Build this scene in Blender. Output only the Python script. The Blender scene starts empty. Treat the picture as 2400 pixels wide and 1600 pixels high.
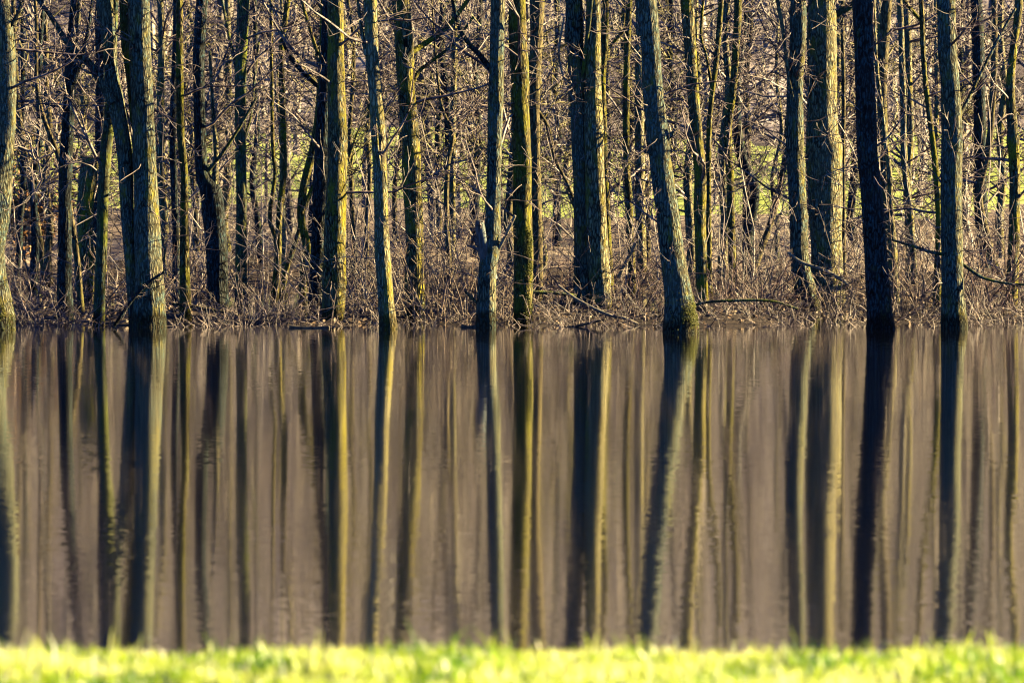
import bpy, math, random
import numpy as np
from mathutils import Vector, Matrix, noise as mnoise

# ------------------------------------------------------------------ camera, sky, sun, exposure
scene = bpy.context.scene
COL = scene.collection
FPX = 9800.0                     # focal length in photograph pixels (2400 px wide)
CAM_H = 2.82                     # eye height above the flood water
PITCH = math.atan(430.0 / FPX)   # looking slightly down
cam_data = bpy.data.cameras.new('camera')
cam_data.sensor_width = 36.0
cam_data.lens = FPX / 2400.0 * 36.0
cam_data.clip_start = 0.5
cam_data.clip_end = 3000.0
cam_data.dof.use_dof = True
cam_data.dof.focus_distance = 71.5
cam_data.dof.aperture_fstop = 4.0
cam = bpy.data.objects.new('camera', cam_data)
cam.location = (0, 0, CAM_H)
cam.rotation_euler = (math.radians(90) - PITCH, 0, 0)
COL.objects.link(cam)
scene.camera = cam

SUN_BEHIND = math.radians(16)    # how far behind the tree row the sun stands (it comes from the side)
SUN_EL = math.radians(20)
SUN_DIR = Vector((math.cos(SUN_BEHIND) * math.cos(SUN_EL), math.sin(SUN_BEHIND) * math.cos(SUN_EL), math.sin(SUN_EL)))
world = bpy.data.worlds.new('World')
scene.world = world
world.use_nodes = True
wn = world.node_tree
sky = wn.nodes.new('ShaderNodeTexSky')
sky.sky_type = 'NISHITA'
sky.sun_disc = False
sky.sun_elevation = SUN_EL
sky.sun_rotation = math.atan2(SUN_DIR.x, SUN_DIR.y)
sky.air_density = 0.36
sky.dust_density = 0.0
sky.ozone_density = 10.0
wn.links.new(sky.outputs[0], wn.nodes['Background'].inputs[0])
wn.nodes['Background'].inputs[1].default_value = 0.05
sun_data = bpy.data.lights.new('sun', 'SUN')
sun_data.energy = 5.0
sun_data.angle = math.radians(0.5)
sun_data.color = (1.0, 0.79, 0.37)
sun = bpy.data.objects.new('sun', sun_data)
sun.rotation_euler = SUN_DIR.to_track_quat('Z', 'Y').to_euler()
sun.location = (40, 40, 40)
COL.objects.link(sun)
scene.view_settings.view_transform = 'Standard'
scene.view_settings.look = 'None'
scene.view_settings.gamma = 1.0
scene.view_settings.exposure = 2.5
scene.view_settings.use_curve_mapping = False
scene.render.engine = 'CYCLES'
scene.cycles.use_denoising = True
scene.cycles.denoiser = 'OPENIMAGEDENOISE'
scene.cycles.denoising_input_passes = 'RGB_ALBEDO_NORMAL'
scene.cycles.denoising_prefilter = 'ACCURATE'
scene.cycles.filter_width = 1.2
scene.cycles.max_bounces = 6
scene.cycles.diffuse_bounces = 0
scene.cycles.glossy_bounces = 3
scene.cycles.transmission_bounces = 3
scene.cycles.sample_clamp_indirect = 6.0

rng = np.random.default_rng(7)


def at(x, y, D):
    """The point at depth D (metres in front of the camera) that photograph pixel (x, y) looks at."""
    u, v = (x - 1200.0) / FPX, (800.0 - y) / FPX
    c, s = math.cos(PITCH), math.sin(PITCH)
    k = D / (c + v * s)
    return np.array((u * k, D, CAM_H + (-s + v * c) * k))


def depth_of(y):
    """Depth at which the water surface lies under photograph row y."""
    v = (800.0 - y) / FPX
    c, s = math.cos(PITCH), math.sin(PITCH)
    return CAM_H * (c + v * s) / (s - v * c)


# ------------------------------------------------------------------ materials
def new_mat(name):
    m = bpy.data.materials.new(name)
    m.use_nodes = True
    nt = m.node_tree
    return m, nt, nt.nodes['Principled BSDF']


def N(nt, kind, **kw):
    n = nt.nodes.new(kind)
    for k, v in kw.items():
        setattr(n, k, v)
    return n


def mapping(nt, src, scale):
    mp = N(nt, 'ShaderNodeMapping')
    mp.inputs['Scale'].default_value = scale
    nt.links.new(src, mp.inputs['Vector'])
    return mp.outputs[0]


def noise_tex(nt, vec, scale, detail=4.0, rough=0.55, dist=0.0):
    n = N(nt, 'ShaderNodeTexNoise')
    n.inputs['Scale'].default_value = scale
    n.inputs['Detail'].default_value = detail
    n.inputs['Roughness'].default_value = rough
    n.inputs['Distortion'].default_value = dist
    nt.links.new(vec, n.inputs['Vector'])
    return n


def ramp(nt, fac, stops):
    r = N(nt, 'ShaderNodeValToRGB')
    e = r.color_ramp.elements
    while len(e) < len(stops):
        e.new(0.5)
    for el, (p, c) in zip(e, stops):
        el.position = p
        el.color = (c, c, c, 1) if isinstance(c, (int, float)) else (*c, 1)
    nt.links.new(fac, r.inputs[0])
    return r.outputs[0]


def mix(nt, fac, a, b, mode='MIX'):
    m = N(nt, 'ShaderNodeMix', data_type='RGBA', blend_type=mode)
    for sock, val in ((m.inputs[0], fac), (m.inputs[6], a), (m.inputs[7], b)):
        if hasattr(val, 'is_output'):
            nt.links.new(val, sock)
        elif isinstance(val, (int, float)):
            sock.default_value = val
        else:
            sock.default_value = (*val, 1)
    return m.outputs[2]


def bark(name, dark, light, lichen, lichen_amt, moss, moss_amt, furrow=1.0, smooth=0.0):
    """Furrowed bark: dark cracks, paler ridges, crusts of lichen and a film of moss and algae."""
    m, nt, b = new_mat(name)
    tc = N(nt, 'ShaderNodeTexCoord')
    oi = N(nt, 'ShaderNodeObjectInfo')
    add = N(nt, 'ShaderNodeVectorMath', operation='ADD')
    sc = N(nt, 'ShaderNodeVectorMath', operation='SCALE')
    comb = N(nt, 'ShaderNodeCombineXYZ')
    for i in range(3):
        nt.links.new(oi.outputs['Random'], comb.inputs[i])
    nt.links.new(comb.outputs[0], sc.inputs[0])
    sc.inputs['Scale'].default_value = 40.0
    nt.links.new(tc.outputs['Object'], add.inputs[0])
    nt.links.new(sc.outputs[0], add.inputs[1])
    P = add.outputs[0]
    vor = N(nt, 'ShaderNodeTexVoronoi', feature='DISTANCE_TO_EDGE')
    vor.inputs['Scale'].default_value = 1.0
    wob = noise_tex(nt, mapping(nt, P, (9, 9, 4)), 1.0, 3)
    wadd = N(nt, 'ShaderNodeVectorMath', operation='MULTIPLY_ADD')
    nt.links.new(wob.outputs['Color'], wadd.inputs[0])
    wadd.inputs[1].default_value = (2.2, 2.2, 2.2)
    nt.links.new(mapping(nt, P, (25, 25, 4.6)), wadd.inputs[2])
    nt.links.new(wadd.outputs[0], vor.inputs['Vector'])
    ridge = ramp(nt, vor.outputs['Distance'], [(0.05, 0.0), (0.34, 1.0)])
    fine = noise_tex(nt, mapping(nt, P, (60, 60, 22)), 1.0, 5, 0.65).outputs['Fac']
    big = noise_tex(nt, P, 1.7, 3, 0.5).outputs['Fac']
    rf = mix(nt, 0.25, ridge, fine)
    base = mix(nt, ramp(nt, rf, [(0.18, 0.0), (0.72, 1.0)]), dark, light)
    base = mix(nt, ramp(nt, big, [(0.35, 0.0), (0.7, 0.55)]), base, tuple(c * 0.55 for c in light))
    lich = ramp(nt, noise_tex(nt, mapping(nt, P, (1, 1, 0.8)), 15.0, 6, 0.72).outputs['Fac'],
                [(0.60 - 0.18 * lichen_amt, 0.0), (0.66 - 0.14 * lichen_amt, 1.0)])
    lichf = mix(nt, 1.0, lich, ramp(nt, noise_tex(nt, P, 2.3, 2).outputs['Fac'], [(0.3, 0.15), (0.62, 1.0)]), 'MULTIPLY')
    lichf = mix(nt, 1.0, lichf, ramp(nt, rf, [(0.1, 0.2), (0.5, 1.0)]), 'MULTIPLY')
    col = mix(nt, lichf, base, lichen)
    mossf = ramp(nt, noise_tex(nt, mapping(nt, P, (1, 1, 0.45)), 4.5, 6, 0.7).outputs['Fac'],
                 [(0.66 - 0.3 * moss_amt, 0.0), (0.80 - 0.3 * moss_amt, 1.0)])
    mossf = mix(nt, 1.0, mossf, ramp(nt, fine, [(0.3, 0.35), (0.6, 1.0)]), 'MULTIPLY')
    col = mix(nt, mossf, col, moss)
    gp = N(nt, 'ShaderNodeNewGeometry')
    sx = N(nt, 'ShaderNodeSeparateXYZ')
    nt.links.new(gp.outputs['Position'], sx.inputs[0])
    st = N(nt, 'ShaderNodeMath', operation='MULTIPLY_ADD')
    nt.links.new(big, st.inputs[0])
    st.inputs[1].default_value = -0.35
    nt.links.new(sx.outputs['Z'], st.inputs[2])
    wet = ramp(nt, st.outputs[0], [(0.0, 1.0), (0.10, 0.0)])      # soaked bark above the flood line
    col = mix(nt, wet, col, mix(nt, 1.0, col, (0.35, 0.33, 0.30), 'MULTIPLY'))
    nt.links.new(col, b.inputs['Base Color'])
    b.inputs['Roughness'].default_value = 0.88
    b.inputs['Specular IOR Level'].default_value = 0.08
    h = mix(nt, 0.3, ridge, fine)
    h = mix(nt, 0.18, h, lichf)
    bp = N(nt, 'ShaderNodeBump')
    bp.inputs['Strength'].default_value = 1.0 - 0.5 * smooth
    bp.inputs['Distance'].default_value = 0.022 * furrow
    nt.links.new(h, bp.inputs['Height'])
    nt.links.new(bp.outputs[0], b.inputs['Normal'])
    return m


DK = (0.007, 0.0065, 0.006)
MAT = {
    'lichen': bark('bark_lichen', DK, (0.29, 0.25, 0.15), (0.13, 0.20, 0.195), 0.85, (0.27, 0.225, 0.03), 0.38, 1.3),
    'furrow': bark('bark_furrowed', DK, (0.36, 0.29, 0.14), (0.14, 0.21, 0.20), 0.5, (0.29, 0.25, 0.02), 0.6, 1.7),
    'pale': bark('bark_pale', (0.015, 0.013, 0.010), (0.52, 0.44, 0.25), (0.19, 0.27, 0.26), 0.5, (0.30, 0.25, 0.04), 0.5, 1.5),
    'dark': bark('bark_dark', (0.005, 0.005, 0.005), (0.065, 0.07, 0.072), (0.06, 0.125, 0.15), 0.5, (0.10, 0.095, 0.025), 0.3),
    'mossy': bark('bark_mossy', DK, (0.27, 0.215, 0.08), (0.11, 0.165, 0.14), 0.4, (0.19, 0.18, 0.015), 0.6),
    'smooth': bark('bark_smooth', (0.03, 0.03, 0.022), (0.16, 0.15, 0.065), (0.09, 0.16, 0.15), 0.6, (0.17, 0.19, 0.018), 0.55, 0.4, 0.6),
    'young': bark('bark_young', (0.018, 0.015, 0.012), (0.27, 0.21, 0.11), (0.14, 0.165, 0.13), 0.4, (0.15, 0.135, 0.035), 0.4, 0.5, 0.5),
}


def twig_mat(name, c1, c2, scale=6.0, stretch=(1, 1, 1)):
    m, nt, b = new_mat(name)
    tc = N(nt, 'ShaderNodeTexCoord')
    n = noise_tex(nt, mapping(nt, tc.outputs['Object'], stretch), scale, 3, 0.6)
    nt.links.new(mix(nt, ramp(nt, n.outputs['Fac'], [(0.42, 0.0), (0.60, 1.0)]), c1, c2), b.inputs['Base Color'])  # sunlit highlights on twigs painted in by a sharp dark-to-pale noise ramp
    b.inputs['Roughness'].default_value = 0.6
    b.inputs['Specular IOR Level'].default_value = 0.35
    return m


MAT['twig'] = twig_mat('twig_bark', (0.04, 0.028, 0.040), (0.30, 0.23, 0.22))
MAT['twig_green'] = twig_mat('twig_mossy', (0.13, 0.11, 0.045), (0.27, 0.23, 0.09))
MAT['twig_red'] = twig_mat('twig_reddish', (0.045, 0.027, 0.036), (0.26, 0.165, 0.155))
MAT['twig_far'] = twig_mat('twig_mauve', (0.04, 0.032, 0.042), (0.38, 0.31, 0.29), 0.9, (1.4, 1.4, 0.05))
MAT['straw'] = twig_mat('dead_stalk', (0.10, 0.065, 0.06), (0.33, 0.24, 0.185))
MAT['wood'] = twig_mat('bare_wood', (0.14, 0.125, 0.10), (0.30, 0.26, 0.19), 25.0)
MAT['stub'] = twig_mat('weathered_stub_wood', (0.025, 0.04, 0.05), (0.09, 0.12, 0.14), 9.0, (3, 3, 0.6))
MAT['rot'] = twig_mat('wet_dead_wood', (0.035, 0.028, 0.022), (0.10, 0.08, 0.055), 12.0)
MAT['moss'] = twig_mat('moss', (0.07, 0.08, 0.008), (0.17, 0.17, 0.02), 30.0)
MAT['leaf'] = twig_mat('fallen_leaf', (0.07, 0.04, 0.03), (0.24, 0.15, 0.09), 9.0)


def ground_mat(name, stops, scale, bump=0.05, stretch=(1, 1, 1)):
    m, nt, b = new_mat(name)
    tc = N(nt, 'ShaderNodeTexCoord')
    gv = mapping(nt, tc.outputs['Object'], stretch)
    n1 = noise_tex(nt, gv, scale, 8, 0.7)
    n2 = noise_tex(nt, gv, scale * 0.09, 4, 0.6)
    f = mix(nt, 0.45, n1.outputs['Fac'], n2.outputs['Fac'])
    nt.links.new(ramp(nt, f, stops), b.inputs['Base Color'])
    b.inputs['Roughness'].default_value = 0.95
    b.inputs['Specular IOR Level'].default_value = 0.15
    bp = N(nt, 'ShaderNodeBump')
    bp.inputs['Strength'].default_value = 0.8
    bp.inputs['Distance'].default_value = bump
    nt.links.new(n1.outputs['Fac'], bp.inputs['Height'])
    nt.links.new(bp.outputs[0], b.inputs['Normal'])
    return m


MAT['litter'] = ground_mat('leaf_litter_soil', [(0.34, (0.014, 0.010, 0.012)), (0.5, (0.042, 0.031, 0.032)), (0.66, (0.13, 0.092, 0.072))], 9.0)
MAT['meadow'] = ground_mat('meadow_grass', [(0.36, (0.27, 0.34, 0.08)), (0.5, (0.42, 0.50, 0.13)), (0.64, (0.60, 0.55, 0.27))], 1.6, 0.1)
MAT['hill'] = ground_mat('bracken_hillside', [(0.42, (0.035, 0.028, 0.036)), (0.5, (0.17, 0.138, 0.155)), (0.58, (0.50, 0.43, 0.44))], 1.1, 0.25, (1, 0.12, 0.12))
MAT['sunlit_floor'] = ground_mat('sunlit_litter', [(0.36, (0.09, 0.064, 0.062)), (0.5, (0.23, 0.175, 0.155)), (0.64, (0.44, 0.355, 0.28))], 1.3, 0.1)  # far part of the litter floor, sunlight put into its paler colour
MAT['bank'] = ground_mat('turf_soil', [(0.35, (0.05, 0.07, 0.015)), (0.65, (0.12, 0.15, 0.03))], 14.0)

# water: dark flood water; the tiny wind ripples tilt its mirror
m, nt, b = new_mat('flood_water')
geo = N(nt, 'ShaderNodeNewGeometry')
b.inputs['Base Color'].default_value = (0.005, 0.004, 0.003, 1)
b.inputs['Roughness'].default_value = 0.06
b.inputs['IOR'].default_value = 1.333
P = geo.outputs['Position']


def slope(vec_scale, amt, lateral=1.0):
    n = noise_tex(nt, mapping(nt, P, vec_scale), 1.0, 2.0, 0.5)
    s = N(nt, 'ShaderNodeVectorMath', operation='SUBTRACT')
    nt.links.new(n.outputs['Color'], s.inputs[0])
    s.inputs[1].default_value = (0.5, 0.5, 0.5)
    k = N(nt, 'ShaderNodeVectorMath', operation='MULTIPLY')
    nt.links.new(s.outputs[0], k.inputs[0])
    k.inputs[1].default_value = (amt * lateral, amt, 0)
    return k.outputs[0]


def vadd(a, c):
    v = N(nt, 'ShaderNodeVectorMath', operation='ADD')
    nt.links.new(a, v.inputs[0])
    if hasattr(c, 'is_output'):
        nt.links.new(c, v.inputs[1])
    else:
        v.inputs[1].default_value = c
    return v.outputs[0]


sl = vadd(slope((14, 9, 1), 0.036, 0.07), slope((2.4, 1.6, 1), 0.008, 0.03))
gust = ramp(nt, noise_tex(nt, mapping(nt, P, (0.06, 0.12, 1)), 1.0, 3).outputs['Fac'], [(0.34, 0.35), (0.62, 1.5)])
gm = N(nt, 'ShaderNodeVectorMath', operation='MULTIPLY')
nt.links.new(sl, gm.inputs[0])
nt.links.new(gust, gm.inputs[1])
nrm = N(nt, 'ShaderNodeVectorMath', operation='NORMALIZE')
nt.links.new(vadd(gm.outputs[0], (0, 0, 1)), nrm.inputs[0])
nt.links.new(nrm.outputs[0], b.inputs['Normal'])
gl = N(nt, 'ShaderNodeBsdfGlossy')
gl.inputs['Color'].default_value = (0.93, 0.93, 0.95, 1)
gl.inputs['Roughness'].default_value = 0.06
nt.links.new(nrm.outputs[0], gl.inputs['Normal'])
wm = N(nt, 'ShaderNodeMixShader')
fr = N(nt, 'ShaderNodeFresnel')
fr.inputs['IOR'].default_value = 1.333
nt.links.new(ramp(nt, fr.outputs[0], [(0.22, 0.0), (0.5, 0.80), (0.9, 1.0)]), wm.inputs[0])
nt.links.new(b.outputs[0], wm.inputs[1])
nt.links.new(gl.outputs[0], wm.inputs[2])
nt.links.new(wm.outputs[0], nt.nodes['Material Output'].inputs['Surface'])
MAT['water'] = m

# grass blades: light shines through them
m, nt, b = new_mat('grass_blade')
tc = N(nt, 'ShaderNodeTexCoord')
n = noise_tex(nt, tc.outputs['Object'], 9.0, 3, 0.6)
n2 = noise_tex(nt, tc.outputs['Object'], 2.2, 2, 0.5)
gcol = ramp(nt, mix(nt, 0.5, n.outputs['Fac'], n2.outputs['Fac']), [(0.42, (0.12, 0.28, 0.01)), (0.5, (0.52, 0.66, 0.04)), (0.58, (0.82, 0.86, 0.32))])
nt.links.new(gcol, b.inputs['Base Color'])
b.inputs['Roughness'].default_value = 0.32
tr = N(nt, 'ShaderNodeBsdfTranslucent')
nt.links.new(gcol, tr.inputs['Color'])
ms = N(nt, 'ShaderNodeMixShader')
ms.inputs[0].default_value = 0.55
nt.links.new(b.outputs[0], ms.inputs[1])
nt.links.new(tr.outputs[0], ms.inputs[2])
nt.links.new(ms.outputs[0], nt.nodes['Material Output'].inputs['Surface'])
MAT['grass'] = m
MAT['dry_highlight_grass'] = twig_mat('dry_highlight_blade', (0.70, 0.74, 0.50), (0.85, 0.87, 0.78), 40.0)  # pale dry blades; white sun highlights on the grass put into their colour


# ------------------------------------------------------------------ mesh helpers
def mesh_np(name, verts, faces, mats, smooth=True, mat_index=None):
    """One mesh from arrays; every face has the same number of corners."""
    me = bpy.data.meshes.new(name)
    nf, k = faces.shape
    me.vertices.add(len(verts))
    me.vertices.foreach_set('co', np.ascontiguousarray(verts, dtype=np.float32).ravel())
    me.loops.add(nf * k)
    me.loops.foreach_set('vertex_index', np.ascontiguousarray(faces, dtype=np.int32).ravel())
    me.polygons.add(nf)
    me.polygons.foreach_set('loop_start', np.arange(0, nf * k, k, dtype=np.int32))
    me.polygons.foreach_set('use_smooth', np.full(nf, smooth, dtype=bool))
    for mm in mats:
        me.materials.append(mm)
    if mat_index is not None:
        me.polygons.foreach_set('material_index', np.ascontiguousarray(mat_index, dtype=np.int32))
    me.update(calc_edges=True)
    return me


def link(name, me, parent=None, loc=None):
    o = bpy.data.objects.new(name, me)
    if parent is not None:
        o.parent = parent
    if loc is not None:
        o.location = loc
    COL.objects.link(o)
    return o


def tag(o, label=None, category=None, group=None, kind=None):
    for k, v in (('label', label), ('category', category), ('group', group), ('kind', kind)):
        if v:
            o[k] = v
    return o


def norm(v):
    return v / np.maximum(np.linalg.norm(v, axis=-1, keepdims=True), 1e-9)


def tubes(batches, k=3):
    """Tapered tubes round many polylines at once. batches: [(pts[N,n,3], rad[N,n])]."""
    V, F, off = [], [], 0
    for pts, rad in batches:
        if len(pts) == 0:
            continue
        Nn, n, _ = pts.shape
        t = norm(np.gradient(pts, axis=1))
        ref = np.where(np.abs(t[..., 2:3]) > 0.8, np.array((1.0, 0.2, 0.0)), np.array((0.0, 0.0, 1.0)))
        a = norm(np.cross(t, ref))
        c = np.cross(t, a)
        th = np.arange(k) * 2 * np.pi / k
        ring = (pts[:, :, None, :] + rad[:, :, None, None] *
                (a[:, :, None, :] * np.cos(th)[None, None, :, None] + c[:, :, None, :] * np.sin(th)[None, None, :, None]))
        V.append(ring.reshape(-1, 3))
        i = np.arange(Nn)[:, None, None] * (n * k) + np.arange(n - 1)[None, :, None] * k
        j = np.arange(k)[None, None, :]
        j2 = (j + 1) % k
        q = np.stack([i + j, i + j2, i + k + j2, i + k + j], axis=-1).reshape(-1, 4) + off
        F.append(q)
        off += Nn * n * k
    return np.concatenate(V), np.concatenate(F)


def walk(start, d, length, n, wiggle, up, r0, r1, g=None):
    """Random-walk polylines. up: how strongly they turn upwards at every step."""
    g = g or rng
    Nn = len(start)
    pts = np.empty((Nn, n, 3))
    pts[:, 0] = start
    d = norm(d.copy())
    step = (length / (n - 1))[:, None]
    for i in range(1, n):
        d = norm(d + g.normal(0, wiggle, (Nn, 3)) + np.array((0, 0, 1.0)) * np.asarray(up).reshape(-1, 1))
        pts[:, i] = pts[:, i - 1] + d * step
    t = np.linspace(0, 1, n)[None, :]
    rad = np.asarray(r0).reshape(-1, 1) * (1 - t) + np.asarray(r1).reshape(-1, 1) * t
    return pts, rad


def sprout(parent, per, t0, t1, ang, lenf, radf, n, wiggle, up, rmin=0.0018, g=None, lmin=0.1, lmax=9.0):
    """Side shoots of every polyline in parent."""
    g = g or rng
    pts, rad = parent
    Nn, np_, _ = pts.shape
    idx = np.repeat(np.arange(Nn), per)
    M = len(idx)
    t = g.uniform(t0, t1, M) * (np_ - 1)
    i0 = np.minimum(t.astype(int), np_ - 2)
    fr = (t - i0)[:, None]
    A, B = pts[idx, i0], pts[idx, i0 + 1]
    s = A * (1 - fr) + B * fr
    tan = norm(B - A)
    per_v = norm(np.cross(tan, g.normal(0, 1, (M, 3))))
    a = np.radians(g.normal(ang, 16, M))[:, None]
    d = tan * np.cos(a) + per_v * np.sin(a)
    plen = np.linalg.norm(np.diff(pts, axis=1), axis=2).sum(1)[idx]
    L = np.clip(plen * lenf * g.uniform(0.45, 1.25, M) * (1.1 - 0.6 * t / (np_ - 1)), lmin, lmax)
    r = np.maximum((rad[idx, i0] * (1 - fr[:, 0]) + rad[idx, i0 + 1] * fr[:, 0]) * radf, rmin)
    return walk(s, d, L, n, wiggle, up, r, np.maximum(r * 0.35, rmin * 0.7), g)


def catmull(ctrl, n):
    """Smooth curve through control rows (any columns)."""
    c = np.asarray(ctrl, float)
    c = np.vstack([2 * c[0] - c[1], c, 2 * c[-1] - c[-2]])
    m = len(c) - 3
    out = []
    for u in np.linspace(0, m, n):
        i = min(int(u), m - 1)
        t = u - i
        p0, p1, p2, p3 = c[i:i + 4]
        out.append(0.5 * (2 * p1 + (p2 - p0) * t + (2 * p0 - 5 * p1 + 4 * p2 - p3) * t * t + (3 * p1 - p0 - 3 * p2 + p3) * t ** 3))
    return np.array(out)


def trunk_mesh(name, path, rad, mat, sides, seed, lump=0.07, flare=0.0, cap=True):
    """A trunk with lumps, burrs and shallow ridges in its own geometry."""
    n = len(path)
    t = norm(np.gradient(path, axis=0))
    a = norm(np.cross(t, np.array((0.0, 1.0, 0.15))))
    c = np.cross(t, a)
    V = np.empty((n, sides, 3))
    for i in range(n):
        z = path[i, 2]
        for j in range(sides):
            th = 2 * math.pi * j / sides
            dx, dy = math.cos(th), math.sin(th)
            R = rad[i]
            q = Vector((dx * 0.9 + seed * 3.1, dy * 0.9, z * 1.1))
            k = 1 + lump * mnoise.noise(q) * 1.5
            k += lump * 0.75 * mnoise.noise(Vector((dx * 3.5 + seed, dy * 3.5, z * 2.0)))
            k += lump * 0.55 * mnoise.noise(Vector((dx * R * 42, dy * R * 42 + seed, z * 5.0)))
            if flare:
                k += flare * max(0.0, 1 - (z - path[0, 2]) / 0.9) ** 2 * (0.55 + 0.6 * math.sin(th * 5 + seed * 2))
            V[i, j] = path[i] + (a[i] * dx + c[i] * dy) * (R * k)
    i = np.arange(n - 1)[:, None] * sides
    j = np.arange(sides)[None, :]
    j2 = (j + 1) % sides
    F = np.stack([i + j, i + j2, i + sides + j2, i + sides + j], axis=-1).reshape(-1, 4)
    V = V.reshape(-1, 3)
    if cap:                                   # close the top with a fan of quads
        V = np.vstack([V, path[-1] + t[-1] * rad[-1] * 0.3])
        top = (n - 1) * sides
        ii = np.arange(0, sides, 2)
        F = np.vstack([F, np.stack([top + ii, top + (ii + 1) % sides, top + (ii + 2) % sides, np.full(len(ii), len(V) - 1)], -1)])
    return mesh_np(name, V, F, [MAT[mat]])


# ------------------------------------------------------------------ the setting: ground, water
def terrain(X, D):
    """Height of the ground above the flood water."""
    bend = np.clip((D - 62) / 6, 0, 1) * np.clip((80 - D) / 6, 0, 1)
    Ds = D + bend * (0.55 * np.sin(X * 0.73 + 0.4) + 0.35 * np.sin(X * 1.9 + 1.0) + 0.2 * np.sin(X * 4.3))
    z = np.interp(Ds, [-30, 12.5, 14.2, 16.0, 20, 40, 62, 69.3, 70.6, 72.5, 78, 100, 118, 132, 150, 178, 200, 260, 330, 420, 700, 1500],
                  [1.225, 1.195, 1.115, 0.3, -0.7, -1.1, -0.8, -0.16, -0.01, 0.05, 0.10, 0.25, 0.55, 1.05, 2.0, 4.0, 5.4, 17, 37, 57, 66, 68])
    far = np.clip((D - 190) / 100, 0, 1)
    z = z + far * (3.0 * np.sin(X * 0.017 + 1.0) + 2.0 * np.sin(X * 0.041 + D * 0.01))
    mid = np.clip((D - 69.5) / 3, 0, 1) * np.clip((125 - D) / 10, 0, 1)
    z = z + mid * (0.06 * np.sin(X * 1.9 + 0.7 * np.sin(D * 0.9)) + 0.05 * np.sin(X * 0.8 + D * 0.6))
    pool = np.exp(-((X + 4.6) / 1.7) ** 2) * np.exp(-((D - 83) / 6.5) ** 2) + 0.8 * np.exp(-((X - 3.6) / 1.6) ** 2) * np.exp(-((D - 82) / 5) ** 2) \
        + 0.8 * np.exp(-((X + 10.0) / 1.8) ** 2) * np.exp(-((D - 84) / 5) ** 2)
    z = z - 0.42 * pool
    shore = np.clip(1 - np.abs(D - 71) / 4, 0, 1)
    z = z + shore * 0.07 * np.sin(X * 2.7 + 1.3) * np.sin(X * 0.9)
    return z


Dg = np.concatenate([np.arange(-30, 10, 4), np.arange(10, 18, 0.25), np.arange(18, 66, 3), np.arange(66, 90, 0.3), np.arange(90, 140, 1.0),
                     np.arange(140, 340, 4), np.arange(340, 700, 20), np.arange(700, 1501, 100)]).astype(float)
Xg = np.concatenate([np.arange(-600, -60, 20), np.arange(-60, -16, 1.5), np.arange(-16, 16, 0.25), np.arange(16, 60, 1.5), np.arange(60, 601, 20)]).astype(float)
XX, DD = np.meshgrid(Xg, Dg)
ZZ = terrain(XX, DD)
nz = rng.normal(0, 1, XX.shape) * np.where((DD > 70.5) & (DD < 130), 0.018, 0.0)
V = np.stack([XX, DD, ZZ + nz], -1).reshape(-1, 3)
w, h = len(Xg), len(Dg)
i = np.arange(h - 1)[:, None] * w
j = np.arange(w - 1)[None, :]
F = np.stack([i + j, i + j + 1, i + w + j + 1, i + w + j], -1).reshape(-1, 4)
fc = V[F].mean(1)
edge = fc[:, 1] + 5 * np.sin(fc[:, 0] * 0.21) + 3 * np.sin(fc[:, 0] * 0.53 + 1)
mi = np.where(fc[:, 1] < 19, 3, np.where(edge < 99, 0, np.where(edge < 134, 4, np.where(edge < 174, 1, 2))))
g = link('ground', mesh_np('ground', V, F, [MAT['litter'], MAT['meadow'], MAT['hill'], MAT['bank'], MAT['sunlit_floor']], True, mi))
tag(g, 'brown leaf litter floor rising to a green meadow and bracken slope', kind='structure')
V = np.array([(x, y, 0.0) for y in np.linspace(16, 125, 30) for x in np.linspace(-220, 220, 30)])
i = np.arange(29)[:, None] * 30
j = np.arange(29)[None, :]
F = np.stack([i + j, i + j + 1, i + 31 + j, i + 30 + j], -1).reshape(-1, 4)
g = link('water', mesh_np('water', V, F, [MAT['water']]))
tag(g, 'still dark flood water mirroring the tree trunks', kind='structure')


# ------------------------------------------------------------------ trees
def crown_of(path, rad, z_lo, z_hi, count, g, reach=(0.9, 2.6), twigs=(5, 5), ang=62, thin=1.0, rmin=0.006, up=0.05):
    """Bare limbs, branches and twigs between two heights of a trunk."""
    zs = path[:, 2]
    out = []
    z = g.uniform(z_lo, z_hi, count)
    P = np.stack([np.interp(z, zs, path[:, k]) for k in range(3)], -1)
    R = np.interp(z, zs, rad)
    phi = g.uniform(0, 2 * np.pi, count)
    el = np.radians(g.normal(90 - ang, 14, count))
    d = np.stack([np.cos(phi) * np.cos(el), np.sin(phi) * np.cos(el), np.sin(el)], -1)
    L = g.uniform(*reach, count)
    r0 = np.minimum(R * 0.45, 0.012 * L * thin + 0.006)
    l1 = walk(P, d, L, 9, 0.16, up, r0, np.maximum(r0 * 0.25, rmin), g)
    out.append(l1)
    if twigs[0]:
        l2 = sprout(l1, twigs[0], 0.15, 0.98, 50, 0.5, 0.55, 6, 0.2, 0.03, rmin, g)
        out.append(l2)
        if twigs[1]:
            out.append(sprout(l2, twigs[1], 0.15, 1.0, 46, 0.5, 0.6, 4, 0.22, 0.02, rmin, g, 0.08))
    return out


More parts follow.
